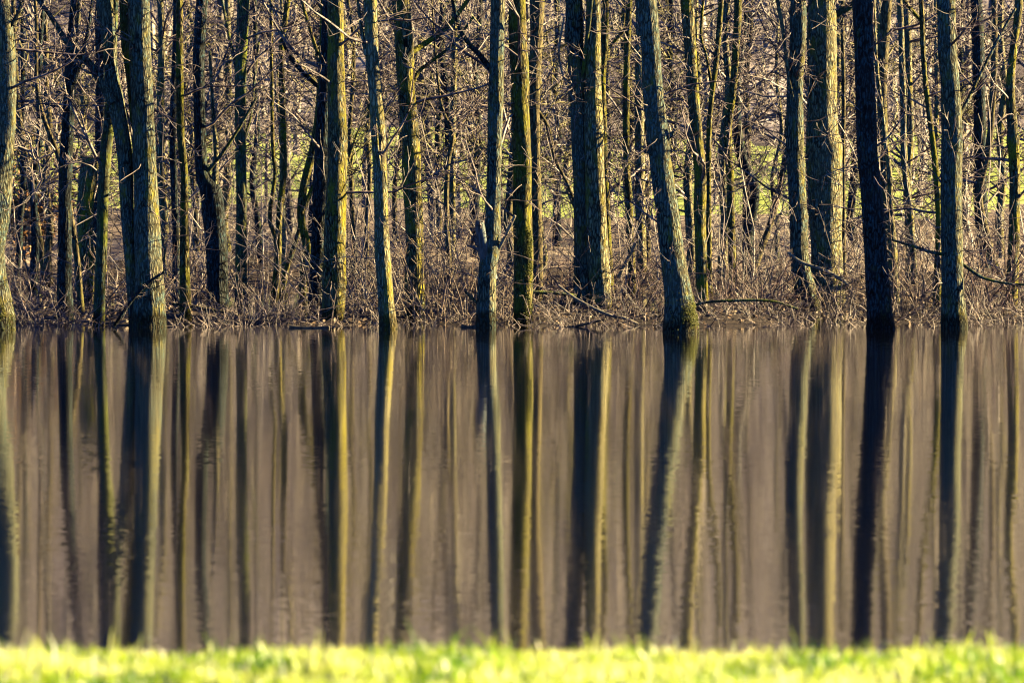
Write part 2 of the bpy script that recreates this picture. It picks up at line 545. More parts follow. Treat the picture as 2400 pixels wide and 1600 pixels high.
def shoots(path, rad, z_lo, z_hi, count, g, L=(0.3, 1.3), rmin=0.0052, droop=-0.02):
    """Fine water shoots that sprout straight from the trunk."""
    zs = path[:, 2]
    z = g.uniform(z_lo, z_hi, count)
    P = np.stack([np.interp(z, zs, path[:, k]) for k in range(3)], -1)
    R = np.interp(z, zs, rad)
    phi = g.uniform(0, 2 * np.pi, count)
    d = np.stack([np.cos(phi), np.sin(phi), g.normal(0.25, 0.45, count)], -1)
    P = P + norm(d * np.array((1, 1, 0))) * R[:, None] * 0.9
    l1 = walk(P, d, g.uniform(*L, count), 6, 0.2, droop, np.full(count, rmin * 1.7), np.full(count, rmin), g)
    return [l1, sprout(l1, 3, 0.25, 1.0, 45, 0.5, 0.75, 4, 0.2, 0, rmin * 0.85, g, 0.06)]


NAMES = {}


def tree(rows, D, label, mat='lichen', kind='bare_tree', category='tree', group=None, lean=0.0, limbs=(), stems=(), top=11.0, sides=26, burr=(),
         n_crown=8, n_shoot=30, twig='twig', seed=1, lump=0.085, flare=0.18, low_branches=3, moss=(), twigs=(6, 5), under=0.45, wander=0.25):
    """A tree whose visible trunk follows photograph rows (y, x, width) at depth D; it goes on above the frame to height top."""
    g = np.random.default_rng(seed * 101 + 5)
    root = bpy.data.objects.new(kind, None)
    base = at(rows[-1][1], rows[-1][0], D)
    gz = float(min(base[2], terrain(np.array(base[0]), np.array(D))))
    root.location = (base[0], D, gz)
    COL.objects.link(root)
    tag(root, label, category, group)
    org = np.array((base[0], D, gz))

    def stem_path(rws, topz):
        ctrl = []
        for (y, x, wd) in rws[::-1]:
            p = at(x, y, D)
            p[1] += lean * (p[2] - base[2]) + 0.10 * math.sin(p[2] * 1.3 + seed)
            ctrl.append([*p, wd / 2 / FPX * D])
        if topz:
            last, prev = np.array(ctrl[-1]), np.array(ctrl[-2])
            d = (last - prev)[:3]
            d = d / np.linalg.norm(d)
            r = last[3]
            z0 = last[2]
            k = 0
            while last[2] < topz:
                d = d + g.normal(0, 0.06, 3)
                d = d * (1, 1, 0) * 0.9 + np.array((0, 0, max(0.85, d[2])))
                d /= np.linalg.norm(d)
                nxt = last.copy()
                nxt[:3] += d * 1.3
                nxt[3] = max(0.012, r * (1 - 0.92 * (nxt[2] - z0) / (topz + 1.3 - z0)))
                ctrl.append(list(nxt))
                last = nxt
        return ctrl

    def full(ctrl, down):
        ctrl = [list(c) for c in ctrl]
        b0 = list(ctrl[0])
        b0[2] = min(gz, b0[2]) - down
        b0[3] *= 1.08
        ctrl = [b0] + ctrl
        Lz = ctrl[-1][2] - ctrl[0][2]
        cm = catmull(ctrl, max(24, int(Lz * 12)))
        cm[:, 3] = np.maximum(cm[:, 3], 0.008)
        return cm[:, :3], cm[:, 3]

    path, rad = full(stem_path(rows, top), under)
    for (y, amt, span) in burr:                # swellings
        zc = at(0, y, D)[2]
        rad = rad * (1 + amt * np.exp(-((path[:, 2] - zc) / span) ** 2))
    link('trunk', trunk_mesh('trunk', path - org, rad, mat, sides, seed, lump, flare), root)
    batches = []
    for st in stems:                           # further stems of the same tree
        sp, sr = full(stem_path(st['rows'], st.get('top', 0)), st.get('under', 0.0)) if st.get('ground') else (None, None)
        if sp is None:
            cm = catmull(stem_path(st['rows'], st.get('top', 0)), 90)
            sp, sr = cm[:, :3], np.maximum(cm[:, 3], 0.006)
        sp = sp + np.array((0, st.get('dy', 0.0), 0))
        link('stem', trunk_mesh('stem', sp - org, sr, st.get('mat', mat), max(12, sides - 8), seed + 0.37, lump, 0.0), root)
        if st.get('top', 0):
            batches += crown_of(sp, sr, 5.7, sp[-1, 2], max(4, n_crown // 2), g, twigs=twigs)
    for lb in limbs:                           # single limbs seen in the picture: rows (x, y, width), dy per step
        pts, dyy, mt = lb[0], lb[1], (lb[2] if len(lb) > 2 else mat)
        c = []
        for q, (x, y, wd) in enumerate(pts):
            p = at(x, y, D + dyy * q)
            c.append([*p, wd / 2 / FPX * D])
        cm = catmull(c, 10 * len(c))
        link('limb', trunk_mesh('limb', cm[:, :3] - org, np.maximum(cm[:, 3], 0.004), mt, 10, seed + len(pts), 0.08, 0.0), root)
        lp = cm[None, ::5, :3]
        lr = np.maximum(cm[None, ::5, 3], 0.004)
        s1 = sprout((lp, lr), 9, 0.2, 1.0, 45, 0.4, 0.45, 6, 0.18, 0.02, 0.005, g)
        batches += [s1, sprout(s1, 4, 0.15, 1.0, 45, 0.5, 0.6, 4, 0.2, 0.0, 0.0042, g)]
    ztop = path[-1, 2]
    if n_crown:
        batches += crown_of(path, rad, min(5.4, ztop * 0.55), ztop, n_crown, g, twigs=twigs)
    if low_branches:
        batches += crown_of(path, rad, 1.6, 5.6, low_branches, g, (0.8, 2.8), (5, 4), 62, rmin=0.0085 * D / 80, up=0.03)
    if n_shoot:
        batches += shoots(path, rad, gz + 0.3, min(6.2, ztop), n_shoot, g)
    if batches:
        v, f = tubes(batches, 3)
        link('crown', mesh_np('crown', v - org, f, [MAT[twig]]), root)
    if moss:                                   # cushions of moss: (row, half height in m, direction, spread, count)
        S, Dv = [], []
        for (ym, hz, th0, dth, n) in moss:
            th, zz = g.normal(th0, dth, n), at(0, ym, D)[2] + g.normal(0, hz * 0.55, n)
            keep = np.array([mnoise.noise(Vector((math.cos(t_) * 2.2, math.sin(t_) * 2.2, z_ * 5 + seed))) > -0.12 for t_, z_ in zip(th, zz)])
            th, zz = th[keep], np.maximum(zz[keep], gz)
            px = np.interp(zz, path[:, 2], path[:, 0])
            py = np.interp(zz, path[:, 2], path[:, 1])
            rr = np.interp(zz, path[:, 2], rad) * 1.02
            S.append(np.stack([px + np.cos(th) * rr, py + np.sin(th) * rr, zz], -1))
            Dv.append(np.stack([np.cos(th), np.sin(th), g.normal(0, 0.5, len(th))], -1))
        S, Dv = np.concatenate(S), np.concatenate(Dv)
        n = len(S)
        v, f = tubes([walk(S, Dv, g.uniform(0.012, 0.03, n), 3, 0.4, -0.1, np.full(n, 0.010), np.full(n, 0.004), g)], 3)
        o = link('moss_foliage', mesh_np('moss', v - org, f, [MAT['moss']]), root)
        o['kind'] = 'stuff'
    return root


G_FRONT = 'trees standing along the flooded edge'
G_MID = 'trees inside the wood behind the front row'

tree([(0, -18, 74), (150, 0, 76), (300, 0, 76), (400, -7, 76), (510, -16, 76), (610, -26, 76), (700, -18, 82), (775, -12, 92)], 68.7,
     'thick lichen-crusted trunk cut off by the picture edge, green moss round its foot', 'lichen', group=G_FRONT, seed=1, moss=[(745, 0.2, -0.4, 0.9, 900)],
     limbs=[([(30, 60, 14), (48, 20, 11), (55, -30, 9)], 0.1)])
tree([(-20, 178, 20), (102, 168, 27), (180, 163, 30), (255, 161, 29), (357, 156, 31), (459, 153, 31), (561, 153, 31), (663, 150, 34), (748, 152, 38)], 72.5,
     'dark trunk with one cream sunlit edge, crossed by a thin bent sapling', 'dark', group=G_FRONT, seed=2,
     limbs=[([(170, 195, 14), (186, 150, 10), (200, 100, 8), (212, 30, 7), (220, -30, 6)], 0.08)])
tree([(-20, 270, 20), (120, 262, 22), (275, 255, 24), (357, 247, 28), (459, 242, 26), (561, 240, 26), (663, 235, 26), (755, 232, 29)], 70.7,
     'smooth green-barked straight trunk just beside the dark twin-stemmed tree', 'smooth', group=G_FRONT, seed=3, lump=0.04, n_shoot=14)
tree([(-20, 325, 51), (102, 329, 51), (204, 332, 51), (306, 335, 54), (408, 339, 56), (510, 343, 60), (612, 348, 64), (700, 351, 72), (768, 348, 84)], 70.0,
     'big dark tree of two stems joined at the water, sunlit furrowed edge', 'lichen', group=G_FRONT, seed=4, lump=0.05, n_shoot=20,
     stems=[dict(rows=[(-20, 244, 42), (102, 255, 32), (180, 260, 34), (230, 268, 38), (357, 288, 36), (510, 297, 32), (640, 308, 30), (768, 322, 42)], top=10.0, ground=True, under=0.4, dy=0.14),
            dict(rows=[(-20, 286, 24), (100, 289, 20), (160, 295, 16), (220, 300, 13), (330, 307, 11), (420, 312, 10)], top=9.0, dy=0.45, mat='mossy')],
     limbs=[([(262, 240, 22), (235, 190, 20), (209, 148, 17), (163, 107, 15), (117, 36, 11), (85, -5, 9)], -0.06)])
tree([(-20, 421, 16), (102, 422, 17), (204, 422, 18), (306, 423, 18), (408, 431, 17), (510, 431, 20), (663, 434, 25), (755, 436, 29)], 71.4,
     'slender yellow-green trunk, straight, next to the big two-stemmed tree', 'mossy', group=G_FRONT, seed=5, sides=18, lump=0.04, n_shoot=22)
tree([(-20, 475, 26), (102, 467, 28), (204, 467, 28), (306, 469, 27), (390, 472, 30), (420, 478, 38), (455, 494, 52), (561, 505, 52), (663, 510, 49), (742, 513, 54)], 75.1,
     'dark trunk that thickens abruptly below a knot at half height', 'dark', group=G_FRONT, seed=6, n_shoot=24,
     limbs=[([(503, 432, 18), (506, 380, 13), (505, 330, 11), (502, 290, 10), (496, 210, 9), (492, 120, 7)], 0.08, 'pale'),
            ([(478, 412, 10), (520, 360, 8), (560, 300, 7), (600, 230, 5)], -0.1, 'smooth')])
tree([(-20, 570, 29), (153, 564, 27), (306, 564, 26), (459, 566, 25), (612, 564, 27), (718, 564, 32)], 79.3,
     'straight even grey trunk without fork standing alone behind the front row', 'smooth', group=G_MID, seed=7, sides=18, lump=0.03, n_shoot=22,
     limbs=[([(556, 175, 9), (545, 120, 8), (535, 76, 7), (520, 0, 6)], 0.1), ([(574, 320, 7), (588, 270, 6), (596, 190, 6), (606, 100, 5)], 0.1)])
tree([(-20, 785, 38), (102, 786, 38), (204, 789, 40), (357, 791, 44), (510, 786, 51), (663, 783, 51), (757, 780, 54)], 71.3,
     'upright deeply furrowed trunk, half in yellow light, small burr low on it', 'furrow', group=G_FRONT, seed=8, burr=[(660, 0.10, 0.12)], n_shoot=30)
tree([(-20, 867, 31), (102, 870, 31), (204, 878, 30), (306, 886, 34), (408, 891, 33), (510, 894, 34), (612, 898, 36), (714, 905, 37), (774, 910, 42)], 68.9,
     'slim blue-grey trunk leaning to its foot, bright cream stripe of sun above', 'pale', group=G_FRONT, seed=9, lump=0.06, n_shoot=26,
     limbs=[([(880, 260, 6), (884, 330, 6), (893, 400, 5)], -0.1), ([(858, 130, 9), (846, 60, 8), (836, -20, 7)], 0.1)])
tree([(-20, 937, 41), (102, 947, 43), (204, 952, 41), (306, 960, 41), (408, 965, 43), (510, 970, 43), (612, 972, 43), (740, 973, 48)], 73.2,
     'dark trunk with a broad ochre sunlit side, leaning, behind reddish brush', 'furrow', group=G_FRONT, seed=10, n_shoot=24,
     limbs=[([(966, 195, 10), (985, 165, 9), (1010, 145, 8), (1060, 105, 7), (1110, 40, 6)], 0.15, 'mossy'), ([(960, 125, 14), (1000, 100, 13), (1050, 62, 11), (1105, -10, 10)], 0.3, 'mossy')])
tree([(-20, 1167, 33), (153, 1164, 34), (255, 1161, 36), (357, 1159, 34), (459, 1156, 33), (540, 1154, 38), (590, 1149, 44), (638, 1142, 42), (762, 1139, 50)], 69.7,
     'bluish trunk with a broken pale stub jutting from it low down', 'lichen', group=G_FRONT, seed=11, lump=0.06, n_shoot=20,
     limbs=[([(1150, 655, 34), (1139, 605, 32), (1130, 562, 27), (1124, 530, 23), (1123, 522, 20)], -0.04, 'stub'),
            ([(1153, 165, 15), (1120, 125, 13), (1090, 92, 12), (1072, 50, 10), (1059, -10, 9)], -0.15, 'dark'),
            ([(1160, 600, 8), (1186, 550, 8), (1207, 505, 7)], -0.1, 'wood')])
tree([(-20, 1212, 38), (102, 1214, 42), (200, 1218, 44), (306, 1221, 44), (408, 1224, 44), (510, 1224, 45), (612, 1226, 45), (757, 1227, 46)], 70.5,
     'dark trunk with bright green moss patches on its lit lower side', 'mossy', group=G_FRONT, seed=12, moss=[(575, 0.2, -0.8, 0.3, 500), (630, 0.25, -0.9, 0.3, 500), (715, 0.2, -1.2, 0.35, 300)], n_shoot=24)
tree([(-20, 1260, 32), (102, 1256, 30), (204, 1251, 28), (357, 1254, 25), (510, 1256, 27), (640, 1259, 28), (735, 1260, 30)], 77.0,
     'brown trunk close behind the moss-patched one, thicker towards the top', 'young', group=G_MID, seed=13, sides=18, n_shoot=18,
     limbs=[([(1258, 255, 9), (1285, 300, 9), (1300, 370, 8), (1330, 430, 7), (1345, 470, 6)], 0.2)])
tree([(-20, 1344, 40), (150, 1350, 38), (300, 1357, 37), (450, 1362, 37), (600, 1366, 42), (680, 1370, 52), (742, 1374, 62)], 74.4,
     'wide forked tree, one stem blue and dark, the other brightly sunlit', 'lichen', group=G_FRONT, seed=14, lump=0.05, n_shoot=34,
     stems=[dict(rows=[(-20, 1389, 34), (102, 1390, 37), (204, 1390, 41), (300, 1391, 46), (450, 1394, 48), (600, 1400, 52), (690, 1407, 50), (742, 1410, 52)], top=10.0, ground=True, under=0.4, dy=-0.10, mat='pale')],  # paler bark than its twin stem: stronger sunlight put into the colour
     limbs=[([(1372, 270, 9), (1366, 200, 9), (1372, 120, 9), (1380, 60, 9), (1388, -20, 8)], -0.06, 'smooth'),
            ([(1380, 275, 6), (1355, 250, 6), (1330, 205, 5), (1310, 130, 5), (1322, 40, 5)], -0.08, 'wood')])
tree([(-20, 1418, 16), (102, 1417, 17), (204, 1412, 16), (400, 1418, 17), (560, 1424, 18), (700, 1430, 20)], 84.1,
     'mossy pole-thin tree hidden partly behind the wide forked tree', 'mossy', group=G_MID, seed=15, sides=14, n_shoot=10)
tree([(-20, 1476, 15), (102, 1470, 15), (204, 1468, 15), (357, 1468, 16), (459, 1473, 16), (561, 1478, 16), (690, 1482, 18)], 85.6,
     'thin dark upright pole tree midway between forked tree and leaning mossy-footed tree', 'mossy', group=G_MID, seed=16, sides=14, n_shoot=14,
     limbs=[([(1470, 60, 9), (1455, 80, 9), (1430, 110, 8)], 0.0)])
tree([(-20, 1512, 50), (102, 1524, 47), (204, 1529, 47), (306, 1541, 50), (408, 1552, 52), (510, 1565, 54), (612, 1578, 58), (700, 1590, 68), (776, 1594, 84)], 67.7,
     'strongly leaning blue-grey trunk with a cushion of moss at its foot', 'lichen', group=G_FRONT, seed=17, lump=0.06, moss=[(735, 0.22, -0.5, 0.7, 900)], burr=[(330, 0.13, 0.14)], n_shoot=24,
     limbs=[([(1562, 325, 14), (1577, 312, 11), (1586, 296, 7)], 0.0), ([(1530, 360, 9), (1514, 356, 8), (1508, 350, 6)], 0.0)])
tree([(-20, 1610, 33), (102, 1616, 30), (204, 1623, 28), (306, 1631, 28), (408, 1641, 29), (510, 1641, 29), (612, 1644, 28), (738, 1647, 30)], 74.1,
     'slim dark trunk with a narrow bright edge, beside the strongly leaning trunk', 'furrow', group=G_FRONT, seed=18, sides=20, n_shoot=30)
tree([(-20, 1690, 12), (127, 1680, 13), (210, 1670, 12), (290, 1662, 12), (420, 1660, 13), (560, 1662, 13), (700, 1664, 14)], 81.9,
     'thin mossy curved sapling directly behind the slim bright-edged trunk', 'mossy', group=G_MID, seed=19, sides=12, n_shoot=16,
     limbs=[([(1668, 205, 8), (1655, 130, 7), (1643, 80, 7), (1650, -20, 6)], 0.1)])
tree([(-20, 1729, 18), (127, 1725, 17), (230, 1715, 18), (306, 1705, 19), (408, 1710, 19), (510, 1713, 18), (640, 1718, 19), (694, 1720, 20)], 85.0,
     'wavy mossy trunk standing in the reddish brush, bowed at upper third', 'mossy', group=G_MID, seed=20, sides=16, n_shoot=18)
tree([(60, 1745, 12), (200, 1728, 18), (330, 1731, 24), (400, 1750, 28), (450, 1766, 28), (560, 1752, 27), (650, 1757, 30)], 93.0,
     'dark crooked trunk with an elbow bend at mid height', 'dark', group=G_MID, seed=21, sides=16, top=8.0, n_shoot=10, lump=0.1,
     limbs=[([(1761, 645, 20), (1785, 580, 17), (1802, 535, 15), (1822, 460, 14), (1838, 380, 13), (1845, 280, 12)], 0.15, 'young')])
tree([(-20, 1871, 38), (102, 1869, 38), (204, 1864, 38), (306, 1864, 42), (408, 1866, 42), (510, 1871, 42), (612, 1874, 44), (680, 1888, 44), (736, 1904, 42)], 76.6,
     'teal-shaded trunk with spotted lit edge, foot hooked sideways with a knob', 'lichen', group=G_FRONT, seed=22, lump=0.07, burr=[(672, 0.12, 0.10)], n_shoot=24,
     limbs=[([(1866, 252, 8), (1858, 225, 8), (1848, 179, 8), (1836, 77, 9), (1818, -20, 8)], -0.05, 'pale')])
tree([(-20, 1926, 58), (40, 1926, 66), (102, 1925, 70), (204, 1927, 68), (306, 1928, 74), (345, 1932, 86), (408, 1933, 84), (510, 1935, 80), (612, 1938, 76), (732, 1938, 86)], 77.2,
     'thickest trunk of all, shaggy burr halfway up and bright cream light above it', 'pale', group=G_FRONT, seed=23, lump=0.06, n_shoot=18, n_crown=18,
     limbs=[([(1950, 40, 20), (1970, 28, 17), (1995, 14, 15), (2030, -20, 12)], 0.0, 'smooth'), ([(1912, 10, 16), (1890, 24, 13), (1862, 40, 10)], 0.05, 'smooth'),
            ([(1962, 690, 14), (1985, 672, 13), (2010, 658, 11), (2030, 640, 8)], -0.1, 'pale')])
tree([(-20, 1977, 9), (200, 1976, 9), (400, 1977, 10), (600, 1978, 10), (725, 1978, 11)], 79.0,
     'rod-straight pale sapling tight against the thickest burred trunk', 'young', group=G_MID, seed=24, sides=10, n_shoot=16, flare=0)
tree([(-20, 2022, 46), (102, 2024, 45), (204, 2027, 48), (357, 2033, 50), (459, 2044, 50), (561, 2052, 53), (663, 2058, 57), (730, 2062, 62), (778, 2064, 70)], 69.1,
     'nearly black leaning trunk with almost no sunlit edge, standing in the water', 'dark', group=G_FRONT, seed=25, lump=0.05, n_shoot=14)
tree([(-20, 2048, 9), (127, 2053, 10), (255, 2065, 11), (383, 2081, 12), (485, 2087, 13), (600, 2094, 22), (735, 2097, 30)], 76.2,
     'thin pale trunk leaning close behind the nearly black trunk', 'pale', group=G_MID, seed=26, sides=14, n_shoot=24)
tree([(-20, 2078, 26), (60, 2075, 25), (153, 2070, 23), (260, 2068, 24), (420, 2072, 24), (560, 2080, 24), (690, 2085, 26)], 84.8,
     'brown trunk deeper in the wood behind the thin pale leaning trunk', 'young', group=G_MID, seed=27, sides=14, n_shoot=10)
tree([(-20, 2104, 13), (66, 2111, 14), (255, 2118, 15), (380, 2120, 15), (500, 2132, 15), (620, 2140, 16), (690, 2142, 17)], 86.2,
     'slim sun-spotted trunk, second behind the nearly black trunk, mostly lit', 'pale', group=G_MID, seed=28, sides=14, n_shoot=16)
tree([(-20, 2156, 11), (51, 2160, 12), (153, 2165, 12), (255, 2177, 13), (383, 2193, 14), (510, 2200, 16), (650, 2196, 19), (738, 2196, 22)], 75.0,
     'thin curving trunk touching the lichen-spotted trunk low down', 'mossy', group=G_MID, seed=29, sides=14, n_shoot=20,
     limbs=[([(2160, 50, 9), (2140, 28, 9), (2118, 0, 8)], 0.0)])
tree([(-20, 2215, 43), (102, 2218, 44), (204, 2226, 46), (306, 2231, 50), (408, 2231, 50), (510, 2231, 50), (612, 2231, 51), (700, 2233, 54), (772, 2235, 64)], 69.4,
     'lichen-spotted trunk in the water with a mossy patch and broad sunlit side', 'lichen', group=G_FRONT, seed=30, lump=0.06, burr=[(560, 0.06, 0.1)], n_shoot=22,
     limbs=[([(2250, 270, 10), (2268, 235, 9), (2300, 170, 8), (2340, 90, 7), (2380, 20, 6)], 0.15), ([(2255, 618, 8), (2285, 640, 8), (2310, 653, 7), (2360, 664, 6), (2420, 668, 6)], -0.05, 'smooth'),
            ([(2215, 597, 9), (2180, 590, 8), (2140, 577, 6), (2090, 562, 5)], -0.05, 'smooth')])
tree([(-20, 2389, 20), (60, 2383, 18), (102, 2376, 18), (204, 2366, 20), (332, 2374, 25), (434, 2379, 25), (536, 2379, 26), (638, 2374, 28), (748, 2366, 34)], 75.0,
     'slim wavy dark trunk, last of the front row beyond the lichen-spotted trunk', 'furrow', group=G_FRONT, seed=31, sides=18, lump=0.1, n_shoot=18, burr=[(330, 0.2, 0.08)])
# --- further trees of the middle ground
tree([(-20, 80, 8), (61, 84, 9), (204, 87, 10), (286, 107, 11), (367, 138, 12), (459, 158, 13), (551, 172, 14), (640, 182, 15), (735, 190, 16)], 73.7,
     'thin bent sapling slanting across the dark cream-edged trunk', 'young', 'sapling', group=G_MID, seed=32, sides=10, n_shoot=26, low_branches=5)
tree([(-20, 30, 10), (120, 34, 11), (245, 41, 13), (367, 61, 14), (459, 77, 14), (561, 92, 15), (668, 106, 17)], 92.0,
     'thin bowed tree deep in the brush beside the moss-footed edge trunk', 'young', group=G_MID, seed=33, sides=12, n_shoot=12, low_branches=4)
tree([(372, 212, 34), (400, 209, 40), (459, 204, 38), (561, 201, 37), (709, 196, 42)], 81.5,
     'broken-off grey snag with a jagged top behind the smooth green-barked trunk', 'furrow', 'tree_snag', 'snag', G_MID, seed=34, top=0, n_crown=0, n_shoot=12, lump=0.14)
tree([(-20, 236, 26), (220, 238, 30), (400, 234, 30), (560, 228, 30), (690, 224, 34)], 87.0,
     'shadowed trunk between the grey snag and the smooth green-barked trunk', 'dark', group=G_MID, seed=35, sides=16, n_shoot=8)
tree([(-20, 676, 13), (60, 668, 13), (102, 661, 13), (204, 661, 14), (332, 664, 15), (408, 664, 15), (510, 654, 15), (612, 651, 17), (716, 643, 20)], 81.1,
     'thin wavy moss-green tree rising from a three-stemmed clump', 'mossy', group=G_MID, seed=36, sides=12, n_shoot=26, lump=0.05, low_branches=4,
     stems=[dict(rows=[(-20, 633, 7), (150, 636, 8), (347, 638, 9), (408, 643, 9), (510, 631, 10), (571, 646, 10), (716, 648, 13)], top=7.0, ground=True, under=0.3, dy=0.12),
            dict(rows=[(430, 716, 8), (536, 702, 10), (638, 671, 12), (716, 660, 15)], ground=True, under=0.3, dy=-0.1)],
     limbs=[([(662, 110, 7), (700, 150, 7), (745, 200, 6)], 0.1)])
tree([(-20, 760, 16), (102, 757, 18), (204, 755, 20), (332, 738, 20), (434, 712, 19), (510, 705, 19), (577, 718, 19), (640, 712, 19), (722, 710, 22)], 79.6,
     'sinuous mossy trunk that sweeps in front of a dark one beside the furrowed trunk', 'mossy', group=G_MID, seed=37, sides=14, n_shoot=20, lump=0.05,
     limbs=[([(707, 500, 11), (728, 450, 10), (748, 410, 9), (768, 370, 8)], 0.1), ([(746, 130, 9), (730, 80, 8), (712, 20, 8), (705, -30, 7)], 0.1), ([(748, 205, 11), (715, 175, 10), (680, 135, 8), (660, 90, 6)], -0.1, 'dark')])
tree([(-20, 768, 26), (200, 762, 30), (357, 754, 34), (510, 748, 35), (640, 743, 36), (742, 741, 40)], 76.4,
     'shadowy trunk pressed close against the deeply furrowed trunk, mostly unlit', 'dark', group=G_MID, seed=38, sides=16, n_shoot=8)
tree([(-20, 412, 11), (150, 408, 13), (320, 405, 15), (480, 410, 16), (620, 412, 18), (722, 412, 20)], 79.2,
     'dim thin trunk just behind the slender yellow-green trunk', 'dark', group=G_MID, seed=39, sides=12, n_shoot=8)
tree([(-20, 1066, 14), (80, 1065, 14), (230, 1063, 15), (330, 1060, 15), (480, 1060, 16), (660, 1058, 18)], 94.0,
     'blotchy pale trunk deep in the tangle, third of the way to the broken-stub trunk', 'pale', group=G_MID, seed=40, sides=12, n_shoot=10, low_branches=5)
tree([(120, 1020, 5), (245, 1034, 7), (316, 1060, 9), (388, 1049, 11), (485, 1046, 12), (587, 1051, 12), (730, 1058, 14)], 78.0,
     'small crooked sapling in the open brush beside the ochre-lit trunk', 'young', 'sapling', group=G_MID, seed=41, sides=10, top=6.0, n_shoot=26, low_branches=9, lump=0.1)
tree([(-20, 1500, 22), (200, 1498, 22), (400, 1500, 24), (560, 1502, 24), (660, 1504, 26)], 97.5,
     'blurred cream-lit trunk behind the thin dark upright pole tree', 'pale', group=G_MID, seed=42, sides=12, n_shoot=4)
tree([(-20, 2288, 27), (150, 2292, 28), (300, 2296, 28), (450, 2300, 30), (640, 2306, 32)], 95.0,
     'dark blurred trunk behind the gap past the lichen-spotted trunk', 'dark', group=G_MID, seed=43, sides=12, n_shoot=6)
tree([(-20, 2330, 13), (150, 2330, 15), (330, 2318, 16), (450, 2296, 17), (540, 2310, 18), (660, 2340, 20)], 92.0,
     'crooked blurred tree leaning against its neighbour before the bright meadow', 'young', group=G_MID, seed=44, sides=12, n_shoot=8, low_branches=4)

# --- saplings deep in the wood, seen through the gaps of the front row
GAPS = [(0, 'edge trunk'), (153, 'cream-edged trunk'), (340, 'two-stemmed tree'), (500, 'knotted trunk'), (565, 'even grey trunk'),
        (787, 'furrowed trunk'), (893, 'cream-striped trunk'), (968, 'ochre-lit trunk'), (1156, 'broken-stub trunk'), (1225, 'moss-patched trunk'),
        (1385, 'forked tree'), (1555, 'leaning trunk'), (1641, 'bright-edged trunk'), (1866, 'hooked-foot trunk'), (2040, 'nearly black trunk'),
        (2231, 'lichen-spotted trunk'), (2377, 'last wavy trunk')]
gs = np.random.default_rng(2024)
for q in range(len(GAPS) - 1):
    (xa, na), (xb, nb) = GAPS[q], GAPS[q + 1]
    wgap = xb - xa
    cnt = 1 if wgap < 85 else 2 if wgap < 130 else 3
    for k in range(cnt):
        fx = {1: [0.5], 2: [0.35, 0.68], 3: [0.24, 0.5, 0.77]}[cnt][k]
        x = xa + wgap * (fx + gs.uniform(-0.05, 0.05))
        D = gs.uniform(86, 122)
        pos = {1: '', 2: [', nearer the former', ', nearer the latter'][k] if cnt == 2 else '', 3: [', nearer the former', ', midway', ', nearer the latter'][k] if cnt == 3 else ''}[cnt]
        yb = 370 + CAM_H / D * FPX * 0.93
        wd = gs.uniform(11, 28) * 90 / D
        rows, xx, sl = [], x, gs.uniform(-0.04, 0.04)
        for y in (-20, 90, 200, 310, 420, 520, 600):
            if y < yb - 40:
                rows.append((y, x + sl * (yb - y) + gs.normal(0, 5), wd * (0.62 + 0.38 * y / yb)))
        rows.append((yb, x, wd * 1.1))
        tree(rows, D, f'faint bare sapling behind the gap between {na} and {nb}{pos}', ['young', 'pale', 'pale', 'dark'][int(gs.integers(0, 4))],
             'sapling', 'sapling', 'saplings deep in the wood', seed=100 + q * 7 + k, sides=10, top=gs.uniform(10.5, 14.0), n_crown=14, n_shoot=0,
             low_branches=26, twig=['twig', 'twig_green', 'twig_far'][int(gs.integers(0, 3))], flare=0.0, twigs=(6, 4), lump=0.05)


# ------------------------------------------------------------------ shrubs along the edge
def shrub(x, D, height, spread, stems, label, mat='twig', seed=1, group='bare shrubs along the flooded edge'):
    g = np.random.default_rng(seed + 900)
    p = at(x, 400, D)
    gz = float(terrain(np.array(p[0]), np.array(D)))
    org = np.array((p[0], D, min(gz, 0.1)))
    s = np.stack([g.normal(0, spread * 0.28, stems), g.normal(0, spread * 0.25, stems), np.full(stems, -0.12)], -1)
    d = np.stack([s[:, 0] * 0.9 + g.normal(0, 0.28, stems), s[:, 1] * 0.8 + g.normal(0, 0.25, stems), np.full(stems, 1.0)], -1)
    L = height * g.uniform(0.45, 1.15, stems)
    l1 = walk(s, d, L, 9, 0.11, -0.03, g.uniform(0.008, 0.017, stems), np.full(stems, 0.006), g)
    l2 = sprout(l1, 4, 0.15, 1.0, 42, 0.42, 0.62, 6, 0.18, 0.0, 0.005, g)
    l3 = sprout(l2, 3, 0.2, 1.0, 45, 0.5, 0.7, 4, 0.2, 0.0, 0.0042, g, 0.07)
    root = bpy.data.objects.new('bare_shrub', None)
    root.location = org
    COL.objects.link(root)
    tag(root, label, 'shrub', group)
    v, f = tubes([l1], 5)
    link('stem_foliage', mesh_np('shrub_stem', v, f, [MAT[mat]]), root)
    v, f = tubes([l2, l3], 3)
    link('crown', mesh_np('shrub_crown', v, f, [MAT[mat]]), root)


